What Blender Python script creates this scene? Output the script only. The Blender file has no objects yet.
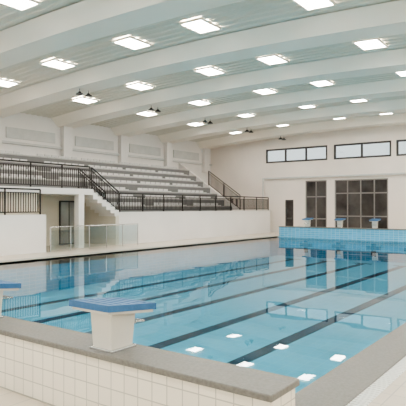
import bpy, math, random
from mathutils import Vector
random.seed(4)
S=bpy.context.scene
try:
    S.view_settings.look='AgX - Medium High Contrast'
except Exception: pass
# ---------------------------------------------------------------- materials
def nt(name):
    m=bpy.data.materials.new(name); m.use_nodes=True
    t=m.node_tree; b=t.nodes['Principled BSDF']; return m,t,b
def plain(name,col,rough=0.6,metal=0.0,var=0.06,scale=3.0,bump=0.0):
    m,t,b=nt(name)
    tc=t.nodes.new('ShaderNodeTexCoord'); n=t.nodes.new('ShaderNodeTexNoise')
    n.inputs['Scale'].default_value=scale; n.inputs['Detail'].default_value=5
    t.links.new(tc.outputs['Object'],n.inputs['Vector'])
    r=t.nodes.new('ShaderNodeValToRGB')
    r.color_ramp.elements[0].position=0.3; r.color_ramp.elements[1].position=0.7
    r.color_ramp.elements[0].color=[max(0,c*(1-var)) for c in col]+[1]
    r.color_ramp.elements[1].color=[min(1,c*(1+var)) for c in col]+[1]
    t.links.new(n.outputs['Fac'],r.inputs['Fac']); t.links.new(r.outputs['Color'],b.inputs['Base Color'])
    b.inputs['Roughness'].default_value=rough; b.inputs['Metallic'].default_value=metal
    if bump>0:
        bm=t.nodes.new('ShaderNodeBump'); bm.inputs['Strength'].default_value=bump; bm.inputs['Distance'].default_value=0.01
        t.links.new(n.outputs['Fac'],bm.inputs['Height']); t.links.new(bm.outputs['Normal'],b.inputs['Normal'])
    return m
def tile(name,col,grout,size=(0.2,0.2),axes='xy',rough=0.25,var=0.05,mortar=0.006):
    m,t,b=nt(name)
    tc=t.nodes.new('ShaderNodeTexCoord'); sp=t.nodes.new('ShaderNodeSeparateXYZ'); cb=t.nodes.new('ShaderNodeCombineXYZ')
    t.links.new(tc.outputs['Object'],sp.inputs[0])
    t.links.new(sp.outputs[axes[0].upper()],cb.inputs['X']); t.links.new(sp.outputs[axes[1].upper()],cb.inputs['Y'])
    k=t.nodes.new('ShaderNodeTexBrick'); k.offset=0.0; k.squash=1.0
    k.inputs['Scale'].default_value=1.0; k.inputs['Brick Width'].default_value=size[0]; k.inputs['Row Height'].default_value=size[1]
    k.inputs['Mortar Size'].default_value=mortar; k.inputs['Mortar Smooth'].default_value=0.1; k.inputs['Bias'].default_value=0
    k.inputs['Color1'].default_value=[c*(1-var) for c in col]+[1]; k.inputs['Color2'].default_value=[min(1,c*(1+var)) for c in col]+[1]
    k.inputs['Mortar'].default_value=list(grout)+[1]
    t.links.new(cb.outputs[0],k.inputs['Vector']); t.links.new(k.outputs['Color'],b.inputs['Base Color'])
    b.inputs['Roughness'].default_value=rough
    return m
def emis(name,col,st):
    m,t,b=nt(name)
    b.inputs['Base Color'].default_value=list(col)+[1]
    b.inputs['Emission Color'].default_value=list(col)+[1]; b.inputs['Emission Strength'].default_value=st
    return m

M={}
M['white']=plain('white_paint',(0.76,0.72,0.68),0.7,var=0.03,scale=0.7)
M['farwall']=plain('warm_white_paint',(0.80,0.72,0.65),0.7,var=0.05,scale=0.5)
M['cream']=plain('cream_paint',(0.64,0.58,0.48),0.7,var=0.04,scale=0.8)
M['grey']=plain('grey_paint',(0.56,0.55,0.52),0.7)
M['beam']=plain('beam_white',(0.84,0.77,0.67),0.55,var=0.02,scale=0.5)
M['roof']=plain('roof_sheet',(0.66,0.61,0.52),0.5,0.05,var=0.04,scale=0.6)
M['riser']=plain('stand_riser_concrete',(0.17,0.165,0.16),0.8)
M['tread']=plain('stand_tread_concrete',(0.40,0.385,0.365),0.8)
M['seat']=plain('grey_white_plastic',(0.62,0.60,0.58),0.45,var=0.02)
M['grating']=plain('white_grating',(0.8,0.8,0.78),0.4,var=0.02)
M['black']=plain('black_metal',(0.020,0.015,0.014),0.4,0.3,var=0.1)
M['dark']=plain('dark_interior_glass',(0.065,0.058,0.055),0.08,var=0.6,scale=0.9)
M['lightframe']=plain('aluminium_window_frame',(0.24,0.22,0.21),0.4,0.3)
M['doorgrey']=plain('grey_glass_door',(0.32,0.33,0.32),0.1,var=0.2,scale=0.8)
M['frame']=plain('dark_window_frame',(0.045,0.042,0.04),0.4)
M['stone']=plain('grey_granite',(0.17,0.16,0.143),0.4,var=0.18,scale=40)
M['stone2']=plain('tan_granite',(0.38,0.36,0.32),0.4,var=0.12,scale=40)
M['decktile']=tile('deck_tile',(0.58,0.51,0.42),(0.40,0.37,0.32),(0.3,0.3),'xy',0.35)
M['walltile']=tile('cream_wall_tile',(0.80,0.73,0.62),(0.50,0.46,0.39),(0.15,0.15),'yz',0.2,0.03,0.005)
M['walltile_x']=tile('cream_wall_tile_end',(0.80,0.73,0.62),(0.50,0.46,0.39),(0.15,0.15),'xz',0.2,0.03,0.005)
PB=(0.19,0.57,0.73)
M['pool_xy']=tile('pool_tile_floor',PB,(0.27,0.62,0.76),(0.25,0.25),'xy',0.3,0.04,0.01)
M['pool_yz']=tile('pool_tile_end',(0.12,0.40,0.60),(0.35,0.6,0.72),(0.25,0.12),'yz',0.25,0.08,0.008)
M['pool_xz']=tile('pool_tile_side',(0.16,0.49,0.68),(0.35,0.6,0.72),(0.25,0.12),'xz',0.25,0.08,0.008)
M['line']=plain('lane_line_tile',(0.005,0.014,0.04),0.3)
M['blue']=plain('blue_block_top',(0.035,0.125,0.27),0.5,var=0.1,scale=20,bump=0.3)
M['block']=plain('block_pedestal',(0.62,0.59,0.53),0.4,var=0.03)
M['steel']=plain('stainless_steel',(0.6,0.6,0.6),0.25,0.9)
M['grate']=plain('gutter_grate',(0.45,0.55,0.58),0.4)
M['sky']=emis('skylight_diffuser',(1.0,0.975,0.93),38)
M['lampglow']=plain('lamp_reflector',(0.08,0.08,0.08),0.4,0.5)
# glass
m,t,b=nt('clear_glass')
g=t.nodes.new('ShaderNodeBsdfTransparent'); g.inputs[0].default_value=(0.90,0.94,0.93,1)
gl=t.nodes.new('ShaderNodeBsdfGlossy'); gl.inputs['Roughness'].default_value=0.02
mx=t.nodes.new('ShaderNodeMixShader'); mx.inputs[0].default_value=0.10
t.links.new(g.outputs[0],mx.inputs[1]); t.links.new(gl.outputs[0],mx.inputs[2])
t.links.new(mx.outputs[0],t.nodes['Material Output'].inputs['Surface']); M['glass']=m
# water
m,t,b=nt('pool_water')
g=t.nodes.new('ShaderNodeBsdfTransparent'); g.inputs[0].default_value=(0.79,0.95,0.985,1)
gl=t.nodes.new('ShaderNodeBsdfGlossy'); gl.inputs['Roughness'].default_value=0.01
fr=t.nodes.new('ShaderNodeFresnel'); fr.inputs['IOR'].default_value=1.35; mx=t.nodes.new('ShaderNodeMixShader')
tc=t.nodes.new('ShaderNodeTexCoord'); n1=t.nodes.new('ShaderNodeTexNoise'); n1.inputs['Scale'].default_value=1.0; n1.inputs['Detail'].default_value=1
bm=t.nodes.new('ShaderNodeBump'); bm.inputs['Strength'].default_value=0.15; bm.inputs['Distance'].default_value=0.02
t.links.new(tc.outputs['Object'],n1.inputs['Vector']); t.links.new(n1.outputs['Fac'],bm.inputs['Height'])
t.links.new(bm.outputs[0],gl.inputs['Normal']); t.links.new(bm.outputs[0],fr.inputs['Normal'])
t.links.new(fr.outputs[0],mx.inputs[0]); t.links.new(g.outputs[0],mx.inputs[1]); t.links.new(gl.outputs[0],mx.inputs[2])
t.links.new(mx.outputs[0],t.nodes['Material Output'].inputs['Surface']); M['water']=m

# ---------------------------------------------------------------- mesh builder
class B:
    def __init__(s): s.v=[];s.f=[];s.mi=[];s.mats=[]
    def mid(s,k):
        if k not in s.mats: s.mats.append(k)
        return s.mats.index(k)
    def faces(s,vs,fs,k,ks=None):
        o=len(s.v); s.v+= [tuple(x) for x in vs]
        for i,f in enumerate(fs):
            s.f.append(tuple(o+j for j in f)); s.mi.append(s.mid(ks[i] if ks else k))
    def hexa(s,p,k,ks=None): # p: 4 bottom ccw, 4 top
        s.faces(p,[(3,2,1,0),(4,5,6,7),(0,1,5,4),(1,2,6,5),(2,3,7,6),(3,0,4,7)],k,ks)
    def box(s,a,b,k,ks=None): # ks order: bottom, top, -y, +x, +y, -x
        x0,y0,z0=a;x1,y1,z1=b
        s.hexa([(x0,y0,z0),(x1,y0,z0),(x1,y1,z0),(x0,y1,z0),(x0,y0,z1),(x1,y0,z1),(x1,y1,z1),(x0,y1,z1)],k,ks)
    def bar(s,p,q,r,k,n=6):
        p=Vector(p);q=Vector(q);d=(q-p).normalized()
        u=d.orthogonal().normalized();w=d.cross(u)
        ring=[(math.cos(2*math.pi*i/n),math.sin(2*math.pi*i/n)) for i in range(n)]
        vs=[p+(u*c+w*s_)*r for c,s_ in ring]+[q+(u*c+w*s_)*r for c,s_ in ring]
        fs=[(i,(i+1)%n,n+(i+1)%n,n+i) for i in range(n)]+[tuple(range(n-1,-1,-1)),tuple(range(n,2*n))]
        s.faces(vs,fs,k)
    def cone(s,c,z0,z1,r0,r1,k,n=16):
        vs=[(c[0]+r0*math.cos(2*math.pi*i/n),c[1]+r0*math.sin(2*math.pi*i/n),z0) for i in range(n)]
        vs+=[(c[0]+r1*math.cos(2*math.pi*i/n),c[1]+r1*math.sin(2*math.pi*i/n),z1) for i in range(n)]
        fs=[(i,(i+1)%n,n+(i+1)%n,n+i) for i in range(n)]+[tuple(range(n-1,-1,-1)),tuple(range(n,2*n))]
        s.faces(vs,fs,k)
    def obj(s,name,bevel=0,loc=None,parent=None):
        me=bpy.data.meshes.new(name); me.from_pydata(s.v,[],s.f); me.update()
        for k in s.mats: me.materials.append(M[k])
        for i,p in enumerate(me.polygons): p.material_index=s.mi[i]
        o=bpy.data.objects.new(name,me); S.collection.objects.link(o)
        if loc: o.location=loc
        if parent: o.parent=parent
        if bevel:
            md=o.modifiers.new('bev','BEVEL'); md.width=bevel; md.segments=2; md.limit_method='ANGLE'
        return o
def empty(name,loc=(0,0,0)):
    e=bpy.data.objects.new(name,None); S.collection.objects.link(e); e.location=loc; return e

# ---------------------------------------------------------------- dimensions
XN,XF=3.4,28.4            # pool ends
YR,YL=2.25,15.2           # pool sides
CT=0.58                   # bulkhead coping top
HX0,HX1=-3.0,33.0; HY0,HY1=-6.1,23.5
BOT=-1.15; WZ=-0.04
def arch(y): return 7.24-0.0037*(y-11.0)**2
BAY=4.4; BX0=14.5
# floor (deck around pool)
b=B()
for (a,c) in [((HX0,HY0,-0.3),(HX1,1.6,0)),((HX0,YL+0.45,-0.3),(HX1,HY1,0)),((HX0,1.6,-0.3),(XN-0.4,YL+0.45,0)),((XF+0.4,1.6,-0.3),(HX1,YL+0.45,0))]:
    b.box(a,c,'decktile')
b.obj('floor')
# pool
pool=empty('swimming_pool')
b=B()
b.box((XN-0.01,YR,BOT-0.1),(XF+0.01,YL,BOT),'pool_xy')
b.box((XN-0.1,YR,BOT),(XN,YL,-0.0),'pool_yz'); b.box((XF,YR,BOT),(XF+0.1,YL,0.0),'pool_yz')
b.box((XN-0.1,YR-0.1,BOT),(XF+0.1,YR,0.0),'pool_xz'); b.box((XN-0.1,YL,BOT),(XF+0.1,YL+0.1,0.0),'pool_xz')
b.obj('basin',parent=pool)
b=B()
lanes=[3.31+2.0*i for i in range(6)]
for y in lanes:
    b.box((XN+1.6,y-0.16,BOT),(XF-1.6,y+0.16,BOT+0.006),'line')
    b.box((XN+1.5,y-0.45,BOT),(XN+1.75,y+0.45,BOT+0.007),'line')
    b.box((XF-1.75,y-0.45,BOT),(XF-1.5,y+0.45,BOT+0.007),'line')
    for xx in (XF-0.008,):
        b.box((xx,y-0.125,-0.9),(xx+0.01,y+0.125,-0.2),'line')
        b.box((xx,y-0.4,-0.55),(xx+0.01,y+0.4,-0.35),'line')
b.obj('lane_markings',parent=pool)
b=B(); b.faces([(XN,YR,WZ),(XF,YR,WZ),(XF,YL,WZ),(XN,YL,WZ)],[(0,1,2,3)],'water')
b.obj('water_surface',parent=pool)
b=B()
b.box((XN-0.0,YR-0.5,-0.25),(XF+0.0,YR,0.015),'stone')
b.box((XN-0.0,1.6,-0.25),(XF+0.0,YR-0.5,-0.02),'grate')
b.box((XN-0.0,YL,-0.25),(XF+0.0,YL+0.45,0.015),'stone2')
b.obj('edge_coping',bevel=0.01,parent=pool)
b=B(); x=XN
while x<XF:
    b.box((x,1.6,-0.02),(x+0.03,YR-0.5,0.005),'grating'); x+=0.06
b.obj('gutter_grating',parent=pool)
# bulkheads
def bulk(name,xa,xb,ya,yb,poolside,ct=CT):
    b=B()
    ks=['walltile','stone','walltile_x','walltile','walltile_x','walltile']
    if poolside>0: ks[3]='pool_yz'
    else: ks[5]='pool_yz'
    b.box((xa,ya,-0.05),(xb,yb,ct-0.05),'walltile',ks)
    b.box((xa-0.03,ya-0.02,ct-0.05),(xb+0.03,yb+0.02,ct),'stone')
    return b.obj(name,bevel=0.008)
bulk('bulkhead_wall',XN-0.39,XN-0.03,1.66,YL+0.4,1)
bulk('bulkhead_wall',XF+0.03,XF+0.45,1.78,YL-0.1,-1,CT+0.04)
b=B()
b.box((XN-0.4,1.6,-0.3),(XN,YL+0.45,-0.06),'decktile'); b.box((XF,1.6,-0.3),(XF+0.4,YL+0.45,-0.06),'decktile')
b.box((XF,YL-0.05,-0.06),(XF+0.4,YL+0.45,0.0),'decktile'); b.box((XN-0.4,YL+0.42,-0.06),(XN,YL+0.45,0),'decktile')
b.obj('trim_5')
# starting blocks
def sblock(x,y,s):
    b=B(); h=0.0 if s>0 else 0.10
    w=0.11;wt=0.13
    b.hexa([(-0.14,-w,0),(0.11,-w,0),(0.11,w,0),(-0.14,w,0),(-0.16,-wt,0.36+h),(0.13,-wt,0.31+h),(0.13,wt,0.31+h),(-0.16,wt,0.36+h)],'block')
    b.box((-0.16,-0.14,0),(0.13,0.14,0.02),'steel')
    # sloped platform (lower toward water = +x)
    L0,L1,W=-0.30,0.28,0.24
    z0,z1=0.43+h,0.37+h
    def slab(i,da,db,k): b.hexa([(L0+i,-W+i,z0+da),(L1-i,-W+i,z1+da),(L1-i,W-i,z1+da),(L0+i,W-i,z0+da),(L0+i,-W+i,z0+db),(L1-i,-W+i,z1+db),(L1-i,W-i,z1+db),(L0+i,W-i,z0+db)],k)
    slab(0,-0.055,0,'blue'); slab(0.02,-0.08,-0.05,'block')
    for q in range(5): # anti-slip ribs
        xr=L0+0.08+q*0.1; zr=z0+(z1-z0)*(xr-L0)/(L1-L0)
        b.box((xr,-W+0.04,zr-0.002),(xr+0.015,W-0.04,zr+0.003),'blue')
    for yy in (-0.10,0.10): b.bar((0.11,yy,0.2),(0.25,yy,0.2),0.012,'steel')
    b.bar((0.25,-0.12,0.2),(0.25,0.12,0.2),0.012,'steel')
    o=b.obj('starting_block',bevel=0.006,loc=(x,y,CT if s>0 else CT+0.04))
    if s<0: o.rotation_euler[2]=math.pi
for y in lanes:
    sblock(XN-0.2,y,1); sblock(XF+0.24,y,-1)

# ---------------------------------------------------------------- walls
def wall_grid(name,axis,c0,c1,u0,u1,z0,z1,holes,mat):
    us=sorted(set([u0,u1]+[h[0] for h in holes]+[h[1] for h in holes]))
    zs=sorted(set([z0,z1]+[h[2] for h in holes]+[h[3] for h in holes]))
    b=B()
    for i in range(len(us)-1):
        for j in range(len(zs)-1):
            um=(us[i]+us[i+1])/2; zm=(zs[j]+zs[j+1])/2
            if any(h[0]<um<h[1] and h[2]<zm<h[3] for h in holes): continue
            if axis=='x': b.box((c0,us[i],zs[j]),(c1,us[i+1],zs[j+1]),mat)
            else: b.box((us[i],c0,zs[j]),(us[i+1],c1,zs[j+1]),mat)
    return b.obj(name)
hi=[(13.9,18.6),(9.7,13.45),(5.3,9.4),(0.9,5.0),(-3.5,0.6)]
holes=[(a,c,4.95,5.95) for a,c in hi]
low=[(13.95,15.5,0.0,3.6),(9.9,13.4,0.35,3.6),(4.5,8.2,0.35,3.6),(16.4,17.05,0,2.3)]
wall_grid('wall_far','x',33.0,33.3,HY0-0.3,HY1+0.3,0,8.3,holes+low,'farwall')
def window(name,ya,yb,za,zb,n,glass,hbar=None,x=33.0,fm='frame',t=0.1):
    b=B(); xa,xb=x+0.03,x+0.12
    b.box((xa,ya,za),(xb,yb,za+t),fm); b.box((xa,ya,zb-t),(xb,yb,zb),fm)
    b.box((xa,ya,za+t),(xb,ya+t,zb-t),fm); b.box((xa,yb-t,za+t),(xb,yb,zb-t),fm)
    for i in range(1,n):
        y=ya+(yb-ya)*i/n; b.box((xa,y-t/2,za+t),(xb,y+t/2,zb-t),fm)
    for h in (hbar or []): b.box((xa,ya+t,h-t/2),(xb,yb-t,h+t/2),fm)
    b.box((xa+0.03,ya+t/2,za+t/2),(xa+0.045,yb-t/2,zb-t/2),glass)
    return b.obj(name)
wi=1
for i,(a,c) in enumerate(hi):
    window('window_%d'%wi,a,c,4.95,5.95,3 if i==0 else 2,'glass',t=0.12); wi+=1
window('window_%d'%wi,9.9,13.4,0.35,3.6,4,'dark',[1.2,2.7],fm='lightframe',t=0.08); wi+=1
window('window_%d'%wi,4.5,8.2,0.35,3.6,4,'dark',[1.2,2.7],fm='lightframe',t=0.08); wi+=1
window('door_1',13.95,15.5,0,3.6,2,'dark',[1.0,2.5],fm='lightframe',t=0.08)
window('door_2',16.4,17.05,0,2.3,1,'dark',[1.0])
b=B(); b.box((32.85,-6.0,3.8),(33.0,18.7,3.9),'grey'); b.obj('trim_1')
b=B(); b.bar((32.8,18.72,0),(32.8,18.72,3.9),0.05,'grey',8); b.bar((32.8,18.72,3.85),(33.0,18.72,3.85),0.04,'grey',8); b.obj('drain_pipe')
# left/back wall of the stand
wall_grid('wall_left','y',23.5,23.8,HX0-0.3,HX1+0.3,0,7.0,[],'white')
rh=[(x0,x0+4.2,2.2,5.6) for x0 in (-1.5,4.0,9.5,15.0,20.5,26.0)]  # unseen window row, added to let light in from the right
wall_grid('wall_right','y',-6.4,-6.1,HX0-0.3,HX1+0.3,0,7.0,rh,'white')
wall_grid('wall_near','x',-3.3,-3.0,HY0-0.3,HY1+0.3,0,8.3,[(0,6,1.2,5.5),(9,15,1.2,5.5)],'white')  # window openings behind the camera, added to admit light
for (x0,x1,z0,z1) in rh:  # frames and panes of the added right windows, out of view
    b=B(); t=.06
    for i in range(4):
        xx=x0+(x1-x0-t)*i/3; b.box((xx,-6.3,z0),(xx+t,-6.2,z1),'frame')
    b.box((x0,-6.3,z0),(x1,-6.2,z0+t),'frame'); b.box((x0,-6.3,z1-t),(x1,-6.2,z1),'frame')
    b.box((x0,-6.26,z0),(x1,-6.25,z1),'glass'); b.obj('window_%d'%wi); wi+=1
for (y0,y1) in ((0,6),(9,15)):  # frames and panes of the added near windows, out of view
    b=B()
    for i in range(4):
        yy=y0+(y1-y0-t)*i/3; b.box((-3.2,yy,1.2),(-3.1,yy+t,5.5),'frame')
    b.box((-3.16,y0,1.2),(-3.15,y1,5.5),'glass'); b.obj('window_%d'%wi); wi+=1
# frieze + pilasters on left wall
b=B()
b.box((HX0,23.35,5.0),(HX1,23.5,5.12),'grey'); b.obj('trim_2')
b=B()
for k in range(-4,6):
    xb=BX0+BAY*k
    if HX0+.5<xb<HX1-0.5: b.box((xb-0.3,23.2,4.45),(xb+0.3,23.49,6.3),'white')
b.obj('trim_3')
b=B()
for k in range(-4,5):
    xb=BX0+BAY*k+BAY/2
    if HX0<xb-1.5 and xb<HX1-1.5: b.box((xb-1.5,23.44,5.3),(xb+1.5,23.49,5.85),'grey')
b.obj('trim_4')

# ---------------------------------------------------------------- ceiling (corrugated, arched)
b=B()
xs=[];x=HX0
prof=[(0,0),(0.16,0),(0.20,0.03),(0.30,0.03)]
while x<HX1:
    for dx,dz in prof: xs.append((x+dx,dz))
    x+=0.34
xs=[(min(a,HX1),d) for a,d in xs]
NY=40; ys=[HY0+(HY1-HY0)*j/NY for j in range(NY+1)]
vs=[(a,y,arch(y)+d) for a,d in xs for y in ys]
fs=[]
for i in range(len(xs)-1):
    for j in range(NY):
        p=i*(NY+1)+j; fs.append((p,p+1,p+NY+2,p+NY+1))
b.faces(vs,fs,'roof'); b.obj('ceiling')
# beams
for k in range(-4,5):
    xb=BX0+BAY*k
    if xb<HX0+1 or xb>HX1-0.7: continue
    b=B(); sec=[(-0.95,0.0),(-0.5,-0.42),(0.5,-0.42),(0.95,0.0)]
    vs=[(xb+dx,y,arch(y)+dz) for y in ys for dx,dz in sec]
    fs=[]
    for j in range(NY):
        for q in range(3):
            p=j*4+q; fs.append((p,p+4,p+5,p+1))
    fs.append((0,1,2,3)); e=NY*4; fs.append((e+3,e+2,e+1,e))
    b.faces(vs,fs,'beam'); b.obj('roof_beam')
# skylights
for k in range(-4,5):
    xc=BX0+BAY*k-BAY/2+0.1
    if xc<HX0+1: continue
    for yc in (-1.6,2.0,5.6,9.2,12.0,15.8,19.4):
        b=B()
        hx,hy=0.48,0.36
        sl=(arch(yc+.1)-arch(yc-.1))/.2
        def P(x_,y_,dz): return (x_,y_,arch(yc)+sl*(y_-yc)+dz)
        def bx(x0,x1,y0,y1,z0,z1,k_): b.hexa([P(x0,y0,z0),P(x1,y0,z0),P(x1,y1,z0),P(x0,y1,z0),P(x0,y0,z1),P(x1,y0,z1),P(x1,y1,z1),P(x0,y1,z1)],k_)
        bx(xc-hx,xc+hx,yc-hy,yc+hy,-0.045,-0.02,'sky')
        f=.05
        bx(xc-hx-f,xc+hx+f,yc-hy-f,yc-hy,-0.07,-0.01,'beam'); bx(xc-hx-f,xc+hx+f,yc+hy,yc+hy+f,-0.07,-0.01,'beam')
        bx(xc-hx-f,xc-hx,yc-hy,yc+hy,-0.07,-0.01,'beam'); bx(xc+hx,xc+hx+f,yc-hy,yc+hy,-0.07,-0.01,'beam')
        for i in (-1,0,1): bx(xc+i*.24-.012,xc+i*.24+.012,yc-hy,yc+hy,-0.06,-0.045,'beam')
        b.obj('skylight')
# high bay lamps
for k in range(-3,5):
    xb=BX0+BAY*k
    if xb>32.5: continue
    for yc in (16.8,):
        b=B(); zt=arch(yc)-0.43
        for dx in (-0.24,0.24):
            b.bar((dx,0,-0.2),(dx,0,0),0.012,'black')
            b.cone((dx,0),-0.24,-0.18,0.16,0.12,'lampglow'); b.cone((dx,0),-0.19,-0.12,0.07,0.05,'black')
        b.obj('high_bay_lamp',loc=(xb,yc,zt))

# ---------------------------------------------------------------- spectator stand
st=empty('spectator_stand')
SX0,SXM,SX1=HX0+0.02,17.5,29.0
YB=HY1-0.02
b=B()
FY=17.8
b.box((SXM,FY,0),(32.2,FY+0.25,1.5),'white')
b.box((SXM,FY+0.25,0),(SX1,18.9,1.45),'tread')
b.box((SX1,FY+0.25,1.3),(32.2,18.9,1.45),'tread')
b.box((SXM,FY-0.04,1.5),(32.2,FY+0.3,1.56),'white')
R,T=0.42,0.6
for i in range(7):
    y0=18.9+T*i; z=1.87+R*i; x0=SXM if i<3 else SX0
    y1=y0+T if i<6 else YB
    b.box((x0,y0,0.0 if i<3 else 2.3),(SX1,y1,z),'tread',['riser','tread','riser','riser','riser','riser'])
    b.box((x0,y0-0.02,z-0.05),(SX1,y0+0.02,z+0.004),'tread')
b.box((SX1,18.9,0),(SX1+0.19,YB,1.6),'white')
# end cheek wall, sloped
xx=SX1
b.hexa([(xx,18.3,1.3),(xx+0.2,18.3,1.3),(xx+0.2,YB,1.3),(xx,YB,1.3),(xx,18.3,1.55),(xx+0.2,18.3,1.55),(xx+0.2,YB,5.0),(xx,YB,5.0)],'white')
# left platform above entrance
XS=15.9
b.box((SX0,FY,2.35),(XS,18.9,2.6),'white')
b.box((SX0,18.9,2.35),(SXM,20.7,2.6),'white')
# stair from platform down to the front aisle
n=6
for i in range(n):
    xa=XS+(SXM-XS)*i/n; xb=XS+(SXM-XS)*(i+1)/n; zt=2.6-(i+1)*(2.6-1.5)/(n+1)
    b.box((xa,FY,zt-0.30),(xb,18.9,zt),'white')
b.box((SX0,17.3,0),(13.0,FY+0.1,1.5),'white')
b.box((SX0,FY+0.1,0),(13.0,20.7,2.35),'cream')
b.box((13.0,20.2,0),(SXM-0.2,20.4,2.35),'cream')
b.box((SXM-0.2,18.9,0),(SXM-0.001,20.4,2.35),'cream')
b.box((SXM-0.2,FY,0),(SXM-0.001,18.9,1.4),'cream')
b.box((15.1,FY+0.02,0),(15.4,FY+0.32,2.35),'white')
b.obj('stand_terraces',parent=st)
# seats in stand
b=B()
for i in range(7):
    y0=18.9+T*i; z=1.87+R*i; x=(SXM if i<3 else SX0)+0.5
    while x<SX1-1.0:
        n=6
        L=0.45*n
        if x+L>SX1-0.2: break
        for q in range(n):
            a=x+q*0.45
            b.box((a+0.04,y0+0.14,z+0.0),(a+0.41,y0+0.42,z+0.05),'seat')
            b.box((a+0.04,y0+0.42,z+0.0),(a+0.41,y0+0.46,z+0.18),'seat')
        x+=L+ (0.95 if int(x)%3==0 else 0.25)
b.obj('seats',parent=st)
# door in recess
b=B()
b.box((15.9,20.14,0),(17.0,20.19,2.1),'frame'); b.box((15.97,20.12,0.05),(16.42,20.15,2.03),'doorgrey'); b.box((16.48,20.12,0.05),(16.93,20.15,2.03),'doorgrey')
b.obj('door_3')
# railings
def rail(b,p,q,h=0.95,step=0.11,r=0.017,post=1.6,mid=True):
    p=Vector(p);q=Vector(q);L=(q-p).length;d=(q-p)/L;up=Vector((0,0,1))
    b.bar(p+up*h,q+up*h,0.032,'black'); b.bar(p+up*0.10,q+up*0.10,0.022,'black')
    if mid: b.bar(p+up*(h-0.14),q+up*(h-0.14),0.018,'black')
    n=max(1,int(L/step))
    for i in range(n+1):
        c=p+d*(L*i/n); b.bar(c+up*0.10,c+up*(h-0.14 if mid else h),r,'black',4)
    n=max(1,round(L/post))
    for i in range(n+1):
        c=p+d*(L*i/n); b.bar(c,c+up*h,0.034,'black')
b=B(); rail(b,(SXM+0.15,FY+0.1,1.56),(32.1,FY+0.1,1.56),0.9); b.obj('safety_railing')
b=B(); rail(b,(SX0+0.2,FY+0.1,2.6),(XS-0.1,FY+0.1,2.6),1.0); b.obj('safety_railing')
b=B(); rail(b,(SX0+0.2,17.55,1.5),(12.9,17.55,1.5),1.0); b.obj('safety_railing')
b=B(); rail(b,(XS,FY+0.1,2.6),(SXM+0.05,FY+0.1,1.56),0.98)
rail(b,(XS,18.8,2.6),(SXM+0.05,18.8,1.56),0.98); b.obj('stair_railing')
def zc(y): return 1.55+(y-18.3)/(HY1-18.3)*3.45
b=B(); rail(b,(SX1+0.1,18.35,zc(18.35)),(SX1+0.1,20.9,zc(20.9)),1.0); b.obj('stair_railing')
# glass balustrade on the pool deck
b=B(); x=13.1
while x<17.2:
    b.box((x+0.04,17.14,0.08),(x+0.96,17.152,0.95),'glass'); b.bar((x,17.146,0),(x,17.146,1.0),0.02,'steel'); x+=1.0
b.bar((x,17.146,0),(x,17.146,1.0),0.02,'steel'); b.bar((13.1,17.146,1.0),(x,17.146,1.0),0.022,'steel'); b.obj('glass_balustrade')

# ---------------------------------------------------------------- light
w=bpy.data.worlds.new('World'); S.world=w; w.use_nodes=True
w.node_tree.nodes['Background'].inputs[0].default_value=(0.93,0.96,1.0,1); w.node_tree.nodes['Background'].inputs[1].default_value=1.5
def area(name,loc,rot,sx,sy,pw,col=(1,1,1)):
    l=bpy.data.lights.new(name,'AREA'); l.shape='RECTANGLE'; l.size=sx; l.size_y=sy; l.energy=pw; l.color=col
    o=bpy.data.objects.new(name,l); S.collection.objects.link(o); o.location=loc; o.rotation_euler=rot; return o
area('fill_right',(15,-6.6,4.0),(math.radians(90),0,0),34,4,2500,(1.0,0.94,0.86))  # added fill lamp outside the right wall, standing in for daylight
area('fill_near',(-3.6,7.5,3.5),(0,math.radians(-90),0),4.5,16,700,(1.0,0.94,0.86))  # added fill lamp behind the camera, standing in for window light

# ---------------------------------------------------------------- camera
c=bpy.data.cameras.new('camera'); co=bpy.data.objects.new('camera',c); S.collection.objects.link(co)
co.location=(0,0,1.8); a=math.radians(36.3)
co.rotation_euler=(math.radians(90+0.44),0,a-math.pi/2)
c.sensor_width=36; c.lens=520/406*36; c.clip_start=0.05; c.clip_end=200
S.camera=co
